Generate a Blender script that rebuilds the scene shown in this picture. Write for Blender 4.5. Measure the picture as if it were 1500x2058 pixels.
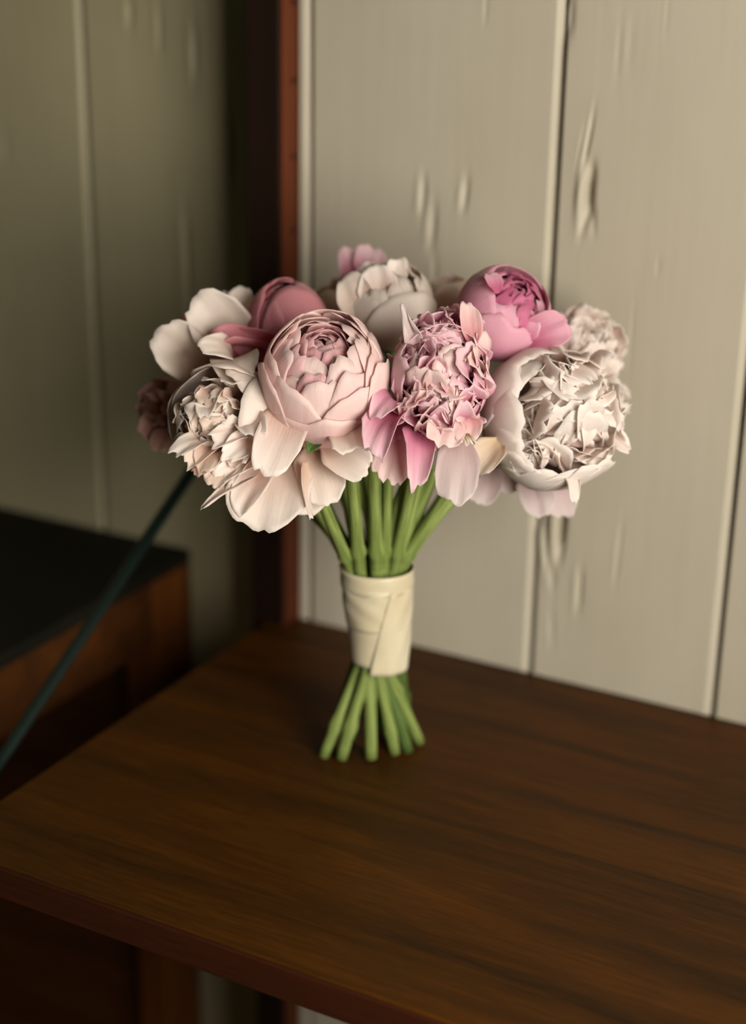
import bpy, math, random
import numpy as np
from mathutils import Vector, Matrix

for o in list(bpy.data.objects):
    bpy.data.objects.remove(o, do_unlink=True)
SC = bpy.context.scene
COL = SC.collection

# ---------------------------------------------------------------- camera
FPX, PCX, PCY = 3200.0, 750.0, 1029.0
YAW, PITCH, ROLL = [math.radians(a) for a in (27.885, 20.237, 0.943)]
CAM = np.array([0.45495, -1.03405, 1.28628])
fwd = np.array([-math.sin(YAW) * math.cos(PITCH), math.cos(YAW) * math.cos(PITCH), -math.sin(PITCH)])
rgt = np.array([math.cos(YAW), math.sin(YAW), 0.0])
upv = np.cross(rgt, fwd)
RV = math.cos(ROLL) * rgt + math.sin(ROLL) * upv
UV = -math.sin(ROLL) * rgt + math.cos(ROLL) * upv
FV = fwd
cam = bpy.data.cameras.new('camera')
cam.sensor_fit = 'VERTICAL'
cam.sensor_height = 36.0
cam.sensor_width = 36.0 * 1500 / 2058
cam.lens = FPX / 2058 * 36.0
cam.clip_start = 0.02
cam.dof.use_dof = True
cam.dof.focus_distance = 0.925
cam.dof.aperture_fstop = 2.5
cam_o = bpy.data.objects.new('camera', cam)
M = Matrix([[RV[0], UV[0], -FV[0], CAM[0]], [RV[1], UV[1], -FV[1], CAM[1]], [RV[2], UV[2], -FV[2], CAM[2]], [0, 0, 0, 1]])
cam_o.matrix_world = M
COL.objects.link(cam_o)
SC.camera = cam_o

# ---------------------------------------------------------------- world, light, exposure
w = bpy.data.worlds.new('room_ambient')
SC.world = w
w.use_nodes = True
bg = w.node_tree.nodes['Background']
bg.inputs[0].default_value = (0.88, 0.84, 0.50, 1)
bg.inputs[1].default_value = 0.04

def area(name, loc, target, sx, sy, power, col):
    l = bpy.data.lights.new(name, 'AREA')
    l.shape = 'RECTANGLE'; l.size = sx; l.size_y = sy; l.energy = power; l.color = col
    o = bpy.data.objects.new(name, l)
    o.location = loc
    o.rotation_euler = (Vector(target) - Vector(loc)).to_track_quat('-Z', 'Z').to_euler()
    COL.objects.link(o)
    return o
WIN_X, WIN_Y, WIN_Z, WIN_W, WIN_H = 1.02, -0.95, 1.27, 0.86, 1.45
area('window_daylight', (WIN_X + 0.05, WIN_Y, WIN_Z), (0, WIN_Y, WIN_Z), WIN_W, WIN_H, 62, (1.0, 0.94, 0.85))

SC.view_settings.view_transform = 'Standard'
SC.view_settings.look = 'None'
SC.view_settings.gamma = 1.0
SC.view_settings.use_curve_mapping = False
SC.view_settings.exposure = 0.0

# ---------------------------------------------------------------- helpers
def at(px, py, d):
    return CAM + d * (FV + RV * (px - PCX) / FPX - UV * (py - PCY) / FPX)
def camdir(r, u, t):
    v = RV * r + UV * u - FV * t
    return v / np.linalg.norm(v)
def nrm(v):
    return v / (np.linalg.norm(v) + 1e-12)

def link(name, me, parent=None, loc=(0, 0, 0), mat=None):
    o = bpy.data.objects.new(name, me)
    o.location = loc
    COL.objects.link(o)
    if parent is not None:
        o.parent = parent
    if mat is not None and me is not None:
        me.materials.append(mat)
    return o
def tag(o, label=None, cat=None, group=None, kind=None):
    for k, v in (('label', label), ('category', cat), ('group', group), ('kind', kind)):
        if v: o[k] = v
    return o
def mesh(name, verts, faces, smooth=True, uvs=None):
    me = bpy.data.meshes.new(name)
    me.from_pydata([tuple(v) for v in verts], [], faces)
    if smooth:
        me.polygons.foreach_set('use_smooth', [True] * len(me.polygons))
    if uvs is not None:
        lay = me.uv_layers.new(name='UVMap')
        idx = np.empty(len(me.loops), dtype=np.int32)
        me.loops.foreach_get('vertex_index', idx)
        lay.data.foreach_set('uv', np.asarray(uvs, dtype=np.float32)[idx].ravel())
    me.update()
    return me
def box_mesh(name, a, b, bev=0.0):
    (x0, y0, z0), (x1, y1, z1) = a, b
    if bev <= 0:
        v = [(x, y, z) for x in (x0, x1) for y in (y0, y1) for z in (z0, z1)]
        f = [(0, 1, 3, 2), (4, 6, 7, 5), (0, 4, 5, 1), (2, 3, 7, 6), (0, 2, 6, 4), (1, 5, 7, 3)]
        return mesh(name, v, f, False)
    import bmesh
    bm = bmesh.new()
    bmesh.ops.create_cube(bm, size=1)
    for vv in bm.verts:
        vv.co = ((x0 + x1) / 2 + vv.co.x * (x1 - x0), (y0 + y1) / 2 + vv.co.y * (y1 - y0), (z0 + z1) / 2 + vv.co.z * (z1 - z0))
    bmesh.ops.bevel(bm, geom=list(bm.edges), offset=bev, segments=2, affect='EDGES', profile=0.5)
    me = bpy.data.meshes.new(name)
    bm.to_mesh(me); bm.free()
    return me
def tube_mesh(name, pts, rad, n=12, cap=True):
    pts = [np.array(p, float) for p in pts]
    if not hasattr(rad, '__len__'): rad = [rad] * len(pts)
    V, F, U = [], [], []
    T0 = nrm(pts[1] - pts[0])
    ref = np.array([1., 0, 0]) if abs(T0[0]) < 0.9 else np.array([0, 1., 0])
    a = nrm(np.cross(T0, ref))
    for i, p in enumerate(pts):
        T = nrm(pts[min(i + 1, len(pts) - 1)] - pts[max(i - 1, 0)])
        a = nrm(a - T * np.dot(a, T)); b = np.cross(T, a)
        for k in range(n):
            th = 2 * math.pi * k / n
            V.append(p + rad[i] * (a * math.cos(th) + b * math.sin(th))); U.append((k / n, i / (len(pts) - 1)))
    for i in range(len(pts) - 1):
        for k in range(n):
            F.append((i * n + k, i * n + (k + 1) % n, (i + 1) * n + (k + 1) % n, (i + 1) * n + k))
    if cap:
        F.append(tuple(range(n - 1, -1, -1))); F.append(tuple((len(pts) - 1) * n + k for k in range(n)))
    me = mesh(name, V, F, True, U)
    if cap:
        me.polygons[-1].use_smooth = False; me.polygons[-2].use_smooth = False
    return me
def catmull(P, n):
    P = [np.array(p, float) for p in P]
    P = [2 * P[0] - P[1]] + P + [2 * P[-1] - P[-2]]
    out = []
    segs = len(P) - 3
    for i in range(n + 1):
        u = i / n * segs
        k = min(int(u), segs - 1); t = u - k
        a, b, c, d = P[k:k + 4]
        out.append(0.5 * (2 * b + (c - a) * t + (2 * a - 5 * b + 4 * c - d) * t * t + (3 * b - a - 3 * c + d) * t ** 3))
    return out

# ---------------------------------------------------------------- materials
def srgb(r, g, b):
    f = lambda c: (c / 255 / 12.92) if c / 255 <= 0.04045 else ((c / 255 + 0.055) / 1.055) ** 2.4
    return (f(r), f(g), f(b), 1)
class NT:
    def __init__(s, name):
        s.m = bpy.data.materials.new(name); s.m.use_nodes = True
        s.t = s.m.node_tree; s.n = s.t.nodes; s.bsdf = s.n['Principled BSDF']; s.out = s.n['Material Output']
    def add(s, ty, **kw):
        nd = s.n.new(ty)
        for k, v in kw.items(): setattr(nd, k, v)
        return nd
    def l(s, a, b): s.t.links.new(a, b)
    def ramp(s, stops):
        r = s.add('ShaderNodeValToRGB'); e = r.color_ramp.elements
        while len(e) < len(stops): e.new(0.5)
        for x, (p, c) in zip(e, stops): x.position = p; x.color = c
        return r
    def coords(s, kind, scale):
        tc = s.add('ShaderNodeTexCoord'); mp = s.add('ShaderNodeMapping')
        mp.inputs['Scale'].default_value = scale
        s.l(tc.outputs[kind], mp.inputs['Vector']); return mp.outputs['Vector']
    def noise(s, vec, scale, detail=4, rough=0.55, dist=0.0):
        n = s.add('ShaderNodeTexNoise')
        n.inputs['Scale'].default_value = scale; n.inputs['Detail'].default_value = detail
        n.inputs['Roughness'].default_value = rough; n.inputs['Distortion'].default_value = dist
        s.l(vec, n.inputs['Vector']); return n
    def bump(s, h, strength, dist):
        b = s.add('ShaderNodeBump'); b.inputs['Strength'].default_value = strength; b.inputs['Distance'].default_value = dist
        s.l(h, b.inputs['Height']); s.l(b.outputs[0], s.bsdf.inputs['Normal']); return b

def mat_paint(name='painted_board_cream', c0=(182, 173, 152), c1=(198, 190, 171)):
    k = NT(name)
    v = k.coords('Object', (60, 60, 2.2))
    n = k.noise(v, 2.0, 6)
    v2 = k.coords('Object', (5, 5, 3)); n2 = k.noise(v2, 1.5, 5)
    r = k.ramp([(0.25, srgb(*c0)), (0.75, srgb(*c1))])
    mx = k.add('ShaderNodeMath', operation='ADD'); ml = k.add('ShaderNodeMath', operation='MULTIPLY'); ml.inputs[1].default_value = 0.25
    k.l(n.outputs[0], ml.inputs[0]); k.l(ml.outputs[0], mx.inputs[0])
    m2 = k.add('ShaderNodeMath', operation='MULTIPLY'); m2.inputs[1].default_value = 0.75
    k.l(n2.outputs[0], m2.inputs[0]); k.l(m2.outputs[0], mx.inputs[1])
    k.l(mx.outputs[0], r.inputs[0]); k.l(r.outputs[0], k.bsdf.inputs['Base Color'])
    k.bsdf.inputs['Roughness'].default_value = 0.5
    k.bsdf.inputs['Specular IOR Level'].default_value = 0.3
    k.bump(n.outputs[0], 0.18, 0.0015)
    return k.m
def mat_wood(name, stops, rough, axis_scale, bump=0.25, spec=0.35, scale=1.0):
    k = NT(name)
    v = k.coords('Object', axis_scale)
    big = k.noise(v, 2.2 * scale, 5, 0.6, 0.6)
    fine = k.noise(v, 22 * scale, 4, 0.7)
    a = k.add('ShaderNodeMath', operation='MULTIPLY'); a.inputs[1].default_value = 0.66
    b = k.add('ShaderNodeMath', operation='MULTIPLY_ADD'); b.inputs[1].default_value = 0.34
    k.l(big.outputs[0], a.inputs[0]); k.l(fine.outputs[0], b.inputs[0]); k.l(a.outputs[0], b.inputs[2])
    r = k.ramp(stops); k.l(b.outputs[0], r.inputs[0]); k.l(r.outputs[0], k.bsdf.inputs['Base Color'])
    k.bsdf.inputs['Roughness'].default_value = rough
    k.bsdf.inputs['Specular IOR Level'].default_value = spec
    k.bump(fine.outputs[0], bump, 0.0006)
    return k.m
def mat_plain(name, col, rough=0.5, metal=0.0, spec=0.5, noise_amt=0.12):
    k = NT(name)
    v = k.coords('Object', (1, 1, 1)); n = k.noise(v, 60, 4)
    c2 = tuple(c * (1 - noise_amt * 2) for c in col[:3]) + (1,)
    r = k.ramp([(0.3, c2), (0.7, col)]); k.l(n.outputs[0], r.inputs[0]); k.l(r.outputs[0], k.bsdf.inputs['Base Color'])
    k.bsdf.inputs['Roughness'].default_value = rough; k.bsdf.inputs['Metallic'].default_value = metal
    k.bsdf.inputs['Specular IOR Level'].default_value = spec
    k.bump(n.outputs[0], 0.08, 0.0004)
    return k.m
def mat_petal(name, base, mid, tip, transl=0.42):
    k = NT(name)
    uv = k.add('ShaderNodeUVMap'); sep = k.add('ShaderNodeSeparateXYZ'); k.l(uv.outputs[0], sep.inputs[0])
    oi = k.add('ShaderNodeObjectInfo')
    mp = k.add('ShaderNodeMapping'); mp.inputs['Scale'].default_value = (9, 1.3, 1); k.l(uv.outputs[0], mp.inputs['Vector'])
    cmb = k.add('ShaderNodeVectorMath', operation='ADD'); k.l(mp.outputs[0], cmb.inputs[0])
    rv = k.add('ShaderNodeMath', operation='MULTIPLY'); rv.inputs[1].default_value = 37.0; k.l(oi.outputs['Random'], rv.inputs[0])
    k.l(rv.outputs[0], cmb.inputs[1])
    veins = k.noise(cmb.outputs[0], 2.2, 5, 0.6)
    a = k.add('ShaderNodeMath', operation='MULTIPLY_ADD'); a.inputs[1].default_value = 0.34; a.inputs[2].default_value = -0.17
    k.l(veins.outputs[0], a.inputs[0])
    b = k.add('ShaderNodeMath', operation='ADD'); k.l(sep.outputs['Y'], b.inputs[0]); k.l(a.outputs[0], b.inputs[1])
    c = k.add('ShaderNodeMath', operation='MULTIPLY_ADD'); c.inputs[1].default_value = 0.30; c.inputs[2].default_value = -0.15
    k.l(oi.outputs['Random'], c.inputs[0])
    d = k.add('ShaderNodeMath', operation='ADD'); k.l(b.outputs[0], d.inputs[0]); k.l(c.outputs[0], d.inputs[1])
    r = k.ramp([(0.12, base), (0.5, mid), (0.92, tip)]); k.l(d.outputs[0], r.inputs[0])
    p = k.bsdf
    k.l(r.outputs[0], p.inputs['Base Color'])
    p.inputs['Roughness'].default_value = 0.55; p.inputs['Specular IOR Level'].default_value = 0.25
    p.inputs['Sheen Weight'].default_value = 0.15
    k.bump(veins.outputs[0], 0.30, 0.0012)
    tr = k.add('ShaderNodeBsdfTranslucent'); k.l(r.outputs[0], tr.inputs[0])
    mx = k.add('ShaderNodeMixShader'); mx.inputs[0].default_value = transl
    k.l(p.outputs[0], mx.inputs[1]); k.l(tr.outputs[0], mx.inputs[2]); k.l(mx.outputs[0], k.out.inputs[0])
    return k.m
def mat_stem(name, dark, light):
    k = NT(name)
    uv = k.add('ShaderNodeUVMap'); mp = k.add('ShaderNodeMapping'); mp.inputs['Scale'].default_value = (7, 2.0, 1); k.l(uv.outputs[0], mp.inputs['Vector'])
    n = k.noise(mp.outputs[0], 1.6, 4)
    r = k.ramp([(0.3, dark), (0.7, light)]); k.l(n.outputs[0], r.inputs[0]); k.l(r.outputs[0], k.bsdf.inputs['Base Color'])
    k.bsdf.inputs['Roughness'].default_value = 0.42
    k.bump(n.outputs[0], 0.2, 0.0006)
    return k.m
def mat_satin():
    k = NT('ivory_satin_ribbon')
    v = k.coords('Object', (30, 30, 220)); n = k.noise(v, 3, 3)
    v2 = k.coords('Object', (1, 1, 1)); n2 = k.noise(v2, 28, 3)
    r = k.ramp([(0.3, srgb(196, 182, 146)), (0.7, srgb(214, 204, 176))]); k.l(n2.outputs[0], r.inputs[0]); k.l(r.outputs[0], k.bsdf.inputs['Base Color'])
    k.bsdf.inputs['Roughness'].default_value = 0.34; k.bsdf.inputs['Specular IOR Level'].default_value = 0.4
    k.bsdf.inputs['Anisotropic'].default_value = 0.5
    k.bsdf.inputs['Sheen Weight'].default_value = 0.25
    k.bump(n.outputs[0], 0.06, 0.0005)
    return k.m

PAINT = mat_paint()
PAINT_OLIVE = mat_paint('painted_board_olive_cream', (150, 142, 112), (166, 158, 128))  # darker and greener than the back wall boards
TABLEWOOD = mat_wood('walnut_table_wood', [(0.30, srgb(34, 20, 4)), (0.5, srgb(66, 37, 4)), (0.70, srgb(94, 52, 4))], 0.5, (1.3, 16, 16), 0.25, 0.15)
EDGEWOOD = mat_wood('walnut_edge_wood', [(0.30, srgb(48, 26, 10)), (0.70, srgb(80, 44, 14))], 0.45, (1.3, 16, 16), 0.25, 0.25)
BANDWOOD = mat_wood('dark_edge_band_wood', [(0.30, srgb(40, 18, 8)), (0.70, srgb(66, 30, 12))], 0.55, (1.3, 16, 16), 0.25, 0.15)
SIDEWOOD = mat_wood('side_table_brown_wood', [(0.30, srgb(66, 34, 8)), (0.70, srgb(108, 58, 14))], 0.5, (16, 16, 1.6), 0.25, 0.3)
BLACKTOP = mat_plain('dark_side_table_top', srgb(26, 25, 18), 0.6, 0, 0.12)
POSTWOOD = mat_wood('dark_stained_post_wood', [(0.30, srgb(22, 13, 8)), (0.70, srgb(38, 22, 12))], 0.55, (20, 20, 1.5), 0.3, 0.25)  # dark stain, deepened for the shaded front face
FLOORWOOD = mat_wood('dark_floor_wood', [(0.30, srgb(50, 36, 22)), (0.70, srgb(84, 62, 38))], 0.55, (2, 14, 14), 0.3, 0.3)
DARKGAP = mat_plain('dark_wall_backing', srgb(44, 36, 26), 0.9, 0, 0.1)
LITSIDEWOOD = mat_wood('post_lit_side_wood', [(0.30, srgb(66, 30, 14)), (0.70, srgb(106, 52, 24))], 0.55, (20, 20, 1.5), 0.3, 0.25)  # redder wood carrying the light on the post's right side
ROD = mat_plain('dark_green_enamel', srgb(16, 32, 28), 0.34, 0.0, 0.4)
NAIL = mat_plain('dark_iron_nail', srgb(40, 24, 18), 0.6, 0.4)
SATIN = mat_satin()
STEM = mat_stem('stem_green', srgb(86, 108, 42), srgb(156, 170, 98))
STEMD = mat_stem('stem_deep_green', srgb(56, 78, 34), srgb(100, 124, 60))
CALYX = mat_stem('calyx_green', srgb(50, 84, 32), srgb(92, 122, 50))
CUT = mat_plain('cut_stem_end', srgb(176, 186, 128), 0.7)

# ---------------------------------------------------------------- room shell
def board_mesh(name, x0, x1, z0, z1, y, marks=(), dx=0.002, dz=0.006, ch=0.0038, depth=0.022, seed=0):
    """plank with a wide chamfer along its right edge, a small one along its left, and knots and splits pressed into its face"""
    rnd = random.Random(seed)
    xs = [x0, x0 + 0.0012] + list(np.linspace(x0 + 0.0012, x1 - ch, max(2, int((x1 - x0 - ch) / dx)))[1:]) + [x1 - ch * 0.5, x1]
    zs = list(np.linspace(z0, z1, max(2, int((z1 - z0) / dz) + 1))) if marks else [z0, (z0 + z1) / 2, z1]
    X, Z = np.meshgrid(np.array(xs), np.array(zs))
    Y = np.zeros_like(X)
    for (mx, mz, wx, wz, d, sl) in marks:
        u = (X - mx - sl * (Z - mz)) / wx; v = (Z - mz) / wz
        d = d * 0.55; wz = wz * 0.85; v = (Z - mz) / wz
        Y += d * np.exp(-np.abs(u) ** 2.6 - np.abs(v) ** 2.6) - 0.35 * d * np.exp(-((u + 1.9) / 0.9) ** 2 - v ** 2)
    Y[:, 0] = 0.002; Y[:, -2] = ch * 0.65; Y[:, -1] = ch * 1.4
    nz, nx = X.shape
    V = [(X[j, i], y + Y[j, i], Z[j, i]) for j in range(nz) for i in range(nx)]
    F = [(j * nx + i, j * nx + i + 1, (j + 1) * nx + i + 1, (j + 1) * nx + i) for j in range(nz - 1) for i in range(nx - 1)]
    b = len(V)
    for j in range(nz):
        V.append((x0, y + depth, zs[j])); V.append((x1, y + depth, zs[j]))
    for j in range(nz - 1):
        F.append((j * nx, (j + 1) * nx, b + 2 * (j + 1), b + 2 * j))
        F.append((j * nx + nx - 1, b + 2 * j + 1, b + 2 * (j + 1) + 1, (j + 1) * nx + nx - 1))
        F.append((b + 2 * j, b + 2 * (j + 1), b + 2 * (j + 1) + 1, b + 2 * j + 1))
    for j, rev in ((0, False), (nz - 1, True)):
        ring = [j * nx + i for i in range(nx)] + [b + 2 * j + 1, b + 2 * j]
        F.append(tuple(ring if rev else ring[::-1]))
    me = mesh(name, V, F, False)
    nf = (nz - 1) * (nx - 1)
    sm = [bool(marks) and ((k % (nx - 1)) not in (0, nx - 2, nx - 3)) and k < nf for k in range(len(F))]
    me.polygons.foreach_set('use_smooth', sm)
    return me

ZT = 0.75
ZTOP = 2.3
wall = link('wall_back', box_mesh('wall_back', (-0.158, 0.022, 0), (1.02, 0.06, ZTOP)), mat=DARKGAP)
tag(wall, 'cream painted plank wall behind the bouquet', kind='structure')
marks_a = [(-0.056, 1.104, 0.0022, 0.014, 0.0042, 0.05), (-0.0226, 1.108, 0.0022, 0.012, 0.0040, 0.10), (-0.0474, 1.083, 0.0028, 0.018, 0.0034, 0.05),
           (-0.045, 1.052, 0.0020, 0.012, 0.0016, 0.0), (-0.012, 1.235, 0.0012, 0.012, 0.0012, 0.0)]
marks_b = [(0.0700, 1.116, 0.0032, 0.019, 0.0150, 0.04), (0.0672, 1.150, 0.0014, 0.022, 0.0040, 0.14), (0.0625, 1.148, 0.0009, 0.016, 0.0022, 0.16),
           (0.0745, 1.100, 0.0020, 0.012, 0.0024, -0.1), (0.0666, 1.094, 0.0018, 0.008, 0.0024, 0.1),
           (0.0648, 0.876, 0.0030, 0.026, 0.0220, 0.02), (0.0525, 0.862, 0.0018, 0.028, 0.0060, -0.16), (0.0600, 0.832, 0.0018, 0.012, 0.0030, -0.08),
           (0.0820, 0.826, 0.0020, 0.018, 0.0044, 0.0), (0.0620, 0.790, 0.0018, 0.016, 0.0016, -0.1), (0.1100, 0.860, 0.0014, 0.030, 0.0016, 0.04),
           (0.0930, 1.215, 0.0024, 0.020, 0.0005, 0.0), (0.0850, 1.210, 0.0018, 0.020, 0.0005, 0.0), (0.1160, 1.235, 0.0012, 0.018, 0.0004, 0.0),
           (0.1230, 1.072, 0.0014, 0.004, 0.0014, 0.0), (0.048, 1.232, 0.0040, 0.016, 0.004, 0.0), (0.108, 1.02, 0.0010, 0.030, 0.0009, 0.0)]
for nm, x0, x1, mk, sd in (('board', -0.1600, -0.1505, (), 1), ('board', -0.1480, 0.0440, marks_a, 2), ('board', 0.0478, 0.1880, marks_b, 3),
                           ('board', 0.1917, 0.395, (), 4), ('board', 0.398, 0.56, (), 5), ('board', 0.563, 0.77, (), 6), ('board', 0.773, 0.96, (), 7),
                           ('board', 0.963, 1.018, (), 8)):
    if mk:
        me = board_mesh(nm, x0, x1, 0.0, ZTOP, 0.0, mk, 0.0010, 0.0042, seed=sd)
    else:
        me = board_mesh(nm, x0, x1, 0.0, ZTOP, 0.0, (), 0.05, seed=sd)
    link(nm, me, wall, mat=PAINT)

LW = 0.045
wl = link('wall_left', box_mesh('wall_left', (-1.9, LW + 0.022, 0), (-0.162, LW + 0.05, ZTOP)), mat=DARKGAP)
tag(wl, 'olive cream painted plank wall left of the dark post', kind='structure')
marks_l = [(-0.294, 1.018, 0.0022, 0.045, 0.0110, -0.02), (-0.2484, 1.118, 0.0024, 0.034, 0.0110, -0.02), (-0.2820, 1.190, 0.0022, 0.022, 0.0070, 0.0),
           (-0.3146, 1.208, 0.0020, 0.020, 0.0040, 0.0), (-0.3431, 1.218, 0.0024, 0.010, 0.0050, 0.0), (-0.2641, 1.050, 0.0020, 0.007, 0.0060, 0.0)]
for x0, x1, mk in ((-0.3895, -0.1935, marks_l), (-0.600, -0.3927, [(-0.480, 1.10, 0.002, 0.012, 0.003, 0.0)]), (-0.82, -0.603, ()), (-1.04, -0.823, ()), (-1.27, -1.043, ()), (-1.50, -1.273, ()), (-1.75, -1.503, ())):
    link('board', board_mesh('board', x0, x1, 0.0, ZTOP, LW, mk, 0.0018 if mk else 0.06, 0.008), wl, mat=PAINT_OLIVE)

post = link('trim_1', box_mesh('trim_1', (-0.1922, -0.0204, 0), (-0.1636, LW, ZTOP), 0.0012), mat=POSTWOOD)
link('lit_side_strip', box_mesh('lit_side_strip', (-0.1636, -0.0198, 0), (-0.1606, 0.0215, ZTOP), 0.0006), post, mat=LITSIDEWOOD)  # added strip: the post's lit right side put into a redder wood
tag(post, 'dark stained wooden corner post between the two painted walls', kind='structure')
for i in range(12):
    z = 0.62 + 0.0545 * (i if i < 4 else i) + 0.0
    zz = 1.206 - 0.0545 * i + 0.30
    if 0.78 < zz < 1.6:
        link('nail_head', tube_mesh('nail_head', [(-0.1604, -0.006, zz), (-0.1598, -0.006, zz)], 0.0024, 10), post, mat=NAIL)

fl = link('floor', box_mesh('floor', (-1.9, -3.0, -0.03), (1.12, 0.12, 0.0)), mat=FLOORWOOD)
tag(fl, 'dark wooden floor', kind='structure')

# window wall, out of frame on the right: wall pieces round an opening, frame and glazing bars
wr = link('wall_right', None)
tag(wr, 'cream painted wall with the window', kind='structure')
ya, yb, za, zb = WIN_Y - WIN_W / 2, WIN_Y + WIN_W / 2, WIN_Z - WIN_H / 2, WIN_Z + WIN_H / 2
for a, b in (((WIN_X, -3.0, 0), (WIN_X + 0.1, ya, ZTOP)), ((WIN_X, yb, 0), (WIN_X + 0.1, 0.06, ZTOP)), ((WIN_X, ya, 0), (WIN_X + 0.1, yb, za)), ((WIN_X, ya, zb), (WIN_X + 0.1, yb, ZTOP))):
    link('wall_section', box_mesh('wall_section', a, b), wr, mat=PAINT)
wf = link('window_1', None)
tag(wf, 'white window in the right wall', kind='structure')
for a, b in (((WIN_X - 0.02, ya - 0.05, za - 0.05), (WIN_X, ya, zb + 0.05)), ((WIN_X - 0.02, yb, za - 0.05), (WIN_X, yb + 0.05, zb + 0.05)),
             ((WIN_X - 0.02, ya, zb), (WIN_X, yb, zb + 0.05)), ((WIN_X - 0.05, ya - 0.05, za - 0.05), (WIN_X, yb + 0.05, za))):
    link('window_frame', box_mesh('window_frame', a, b, 0.002), wf, mat=PAINT)
link('glazing_bar', box_mesh('glazing_bar', (WIN_X - 0.005, WIN_Y - 0.012, za), (WIN_X + 0.02, WIN_Y + 0.012, zb), 0.002), wf, mat=PAINT)
link('glazing_bar', box_mesh('glazing_bar', (WIN_X - 0.005, ya, WIN_Z - 0.012), (WIN_X + 0.02, yb, WIN_Z + 0.012), 0.002), wf, mat=PAINT)

# ---------------------------------------------------------------- table under the bouquet
tbl = link('table', None, loc=(0.35, -0.2, 0))
tag(tbl, 'brown walnut table with a thin top carrying the peony bouquet', 'table')
TX0, TX1, TY0, TY1 = -0.1785, 0.96, -0.4065, -0.0005
def poly_slab(name, poly, z0, z1, bev):
    import bmesh
    bm = bmesh.new()
    vs = [bm.verts.new((x, y, z0)) for x, y in poly]
    f = bm.faces.new(vs)
    r = bmesh.ops.extrude_face_region(bm, geom=[f])
    for g in r['geom']:
        if isinstance(g, bmesh.types.BMVert): g.co.z = z1
    bmesh.ops.recalc_face_normals(bm, faces=bm.faces)
    es = [e for e in bm.edges if abs(e.verts[0].co.z - e.verts[1].co.z) < 1e-6]
    bmesh.ops.bevel(bm, geom=es, offset=bev, segments=2, affect='EDGES', profile=0.5)
    me = bpy.data.meshes.new(name); bm.to_mesh(me); bm.free(); return me
def off(me, o):
    me.transform(Matrix.Translation(-Vector(o))); return me
TO = (0.35, -0.2, 0)
top = link('table_top', off(poly_slab('table_top', [(TX0, TY0), (TX1, TY0), (TX1, TY1), (-0.1598, TY1), (-0.1598, -0.0212), (TX0, -0.0212)], ZT - 0.021, ZT, 0.0012), TO), tbl, mat=TABLEWOOD)
link('edge_band', off(box_mesh('edge_band', (TX0, -0.4095, ZT - 0.0212), (TX1, -0.4066, ZT - 0.0003), 0.0008), TO), tbl, mat=BANDWOOD)  # added thin band that darkens the table's front edge
for x0, x1 in ((0.10, 0.145), (0.80, 0.845)):
    for y0, y1 in ((-0.36, -0.315), (-0.075, -0.03)):
        link('leg', off(box_mesh('leg', (x0, y0, 0), (x1, y1, ZT - 0.021), 0.002), TO), tbl, mat=EDGEWOOD)
for y0, y1 in ((-0.345, -0.325), (-0.06, -0.04)):
    link('rail', off(box_mesh('rail', (0.145, y0, ZT - 0.081), (0.80, y1, ZT - 0.021), 0.001), TO), tbl, mat=EDGEWOOD)

# ---------------------------------------------------------------- side table on the left
SO = (-0.55, -0.07, 0)
st = link('side_table', None, loc=SO)
tag(st, 'brown side table with a dark top against the left wall', 'table')
SX1, SX0, SY1, SY0, SZ = -0.297, -0.83, LW - 0.001, -0.44, 0.7675
link('table_top', off(box_mesh('table_top', (SX0, SY0, SZ - 0.012), (SX1, SY1, SZ), 0.0015), SO), st, mat=BLACKTOP)
for x0, x1 in ((SX1 - 0.033, SX1), (SX0, SX0 + 0.033)):
    for y0, y1 in ((SY1 - 0.056, SY1), (SY0, SY0 + 0.056)):
        link('leg', off(box_mesh('leg', (x0, y0, 0), (x1, y1, SZ - 0.012), 0.0015), SO), st, mat=SIDEWOOD)
for x0, x1 in ((SX1 - 0.02, SX1 - 0.002), (SX0 + 0.002, SX0 + 0.02)):
    link('apron', off(box_mesh('apron', (x0, SY0 + 0.056, SZ - 0.070), (x1, SY1 - 0.056, SZ - 0.012)), SO), st, mat=EDGEWOOD)  # shade on the aprons put into a darker wood than the legs
for y0, y1 in ((SY1 - 0.03, SY1 - 0.012), (SY0 + 0.004, SY0 + 0.022)):
    link('apron', off(box_mesh('apron', (SX0 + 0.033, y0, SZ - 0.070), (SX1 - 0.033, y1, SZ - 0.012)), SO), st, mat=EDGEWOOD)

link('dark_fill_panel', off(box_mesh('dark_fill_panel', (SX0 + 0.033, SY1 - 0.030, 0.06), (SX1 - 0.033, SY1 - 0.018, SZ - 0.070)), SO), st, mat=EDGEWOOD)  # added dark sheet, stands in for the shade under the side table

# ---------------------------------------------------------------- slanting rod
ra, rb = at(0, 1530, 1.10), at(390, 940, 1.20)
rd = rb - ra
rtop = ra + rd * ((-0.0204 - 0.0052 - ra[1]) / rd[1])
rbot = ra + rd * ((0.004 - ra[2]) / rd[2])
RO = tuple(rbot)
rodE = link('metal_rod', None, loc=RO)
tag(rodE, 'thin dark green metal rod slanting down from behind the bouquet to the left', 'rod')
link('shaft', tube_mesh('shaft', [np.zeros(3), (rtop - rbot) * 0.5, rtop - rbot], 0.0046, 16), rodE, mat=ROD)
link('end_cap', tube_mesh('end_cap', [nrm(rd) * 0.0, nrm(rd) * 0.03], 0.0056, 16), rodE, mat=BLACKTOP)

# ---------------------------------------------------------------- bouquet
random.seed(7)
BASE = np.array([0.0, -0.172, ZT])
bq = link('peony_bouquet', None, loc=tuple(BASE))
tag(bq, 'bridal bouquet of pink and cream peonies bound with ivory ribbon, standing on the table', 'bouquet')

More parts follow.
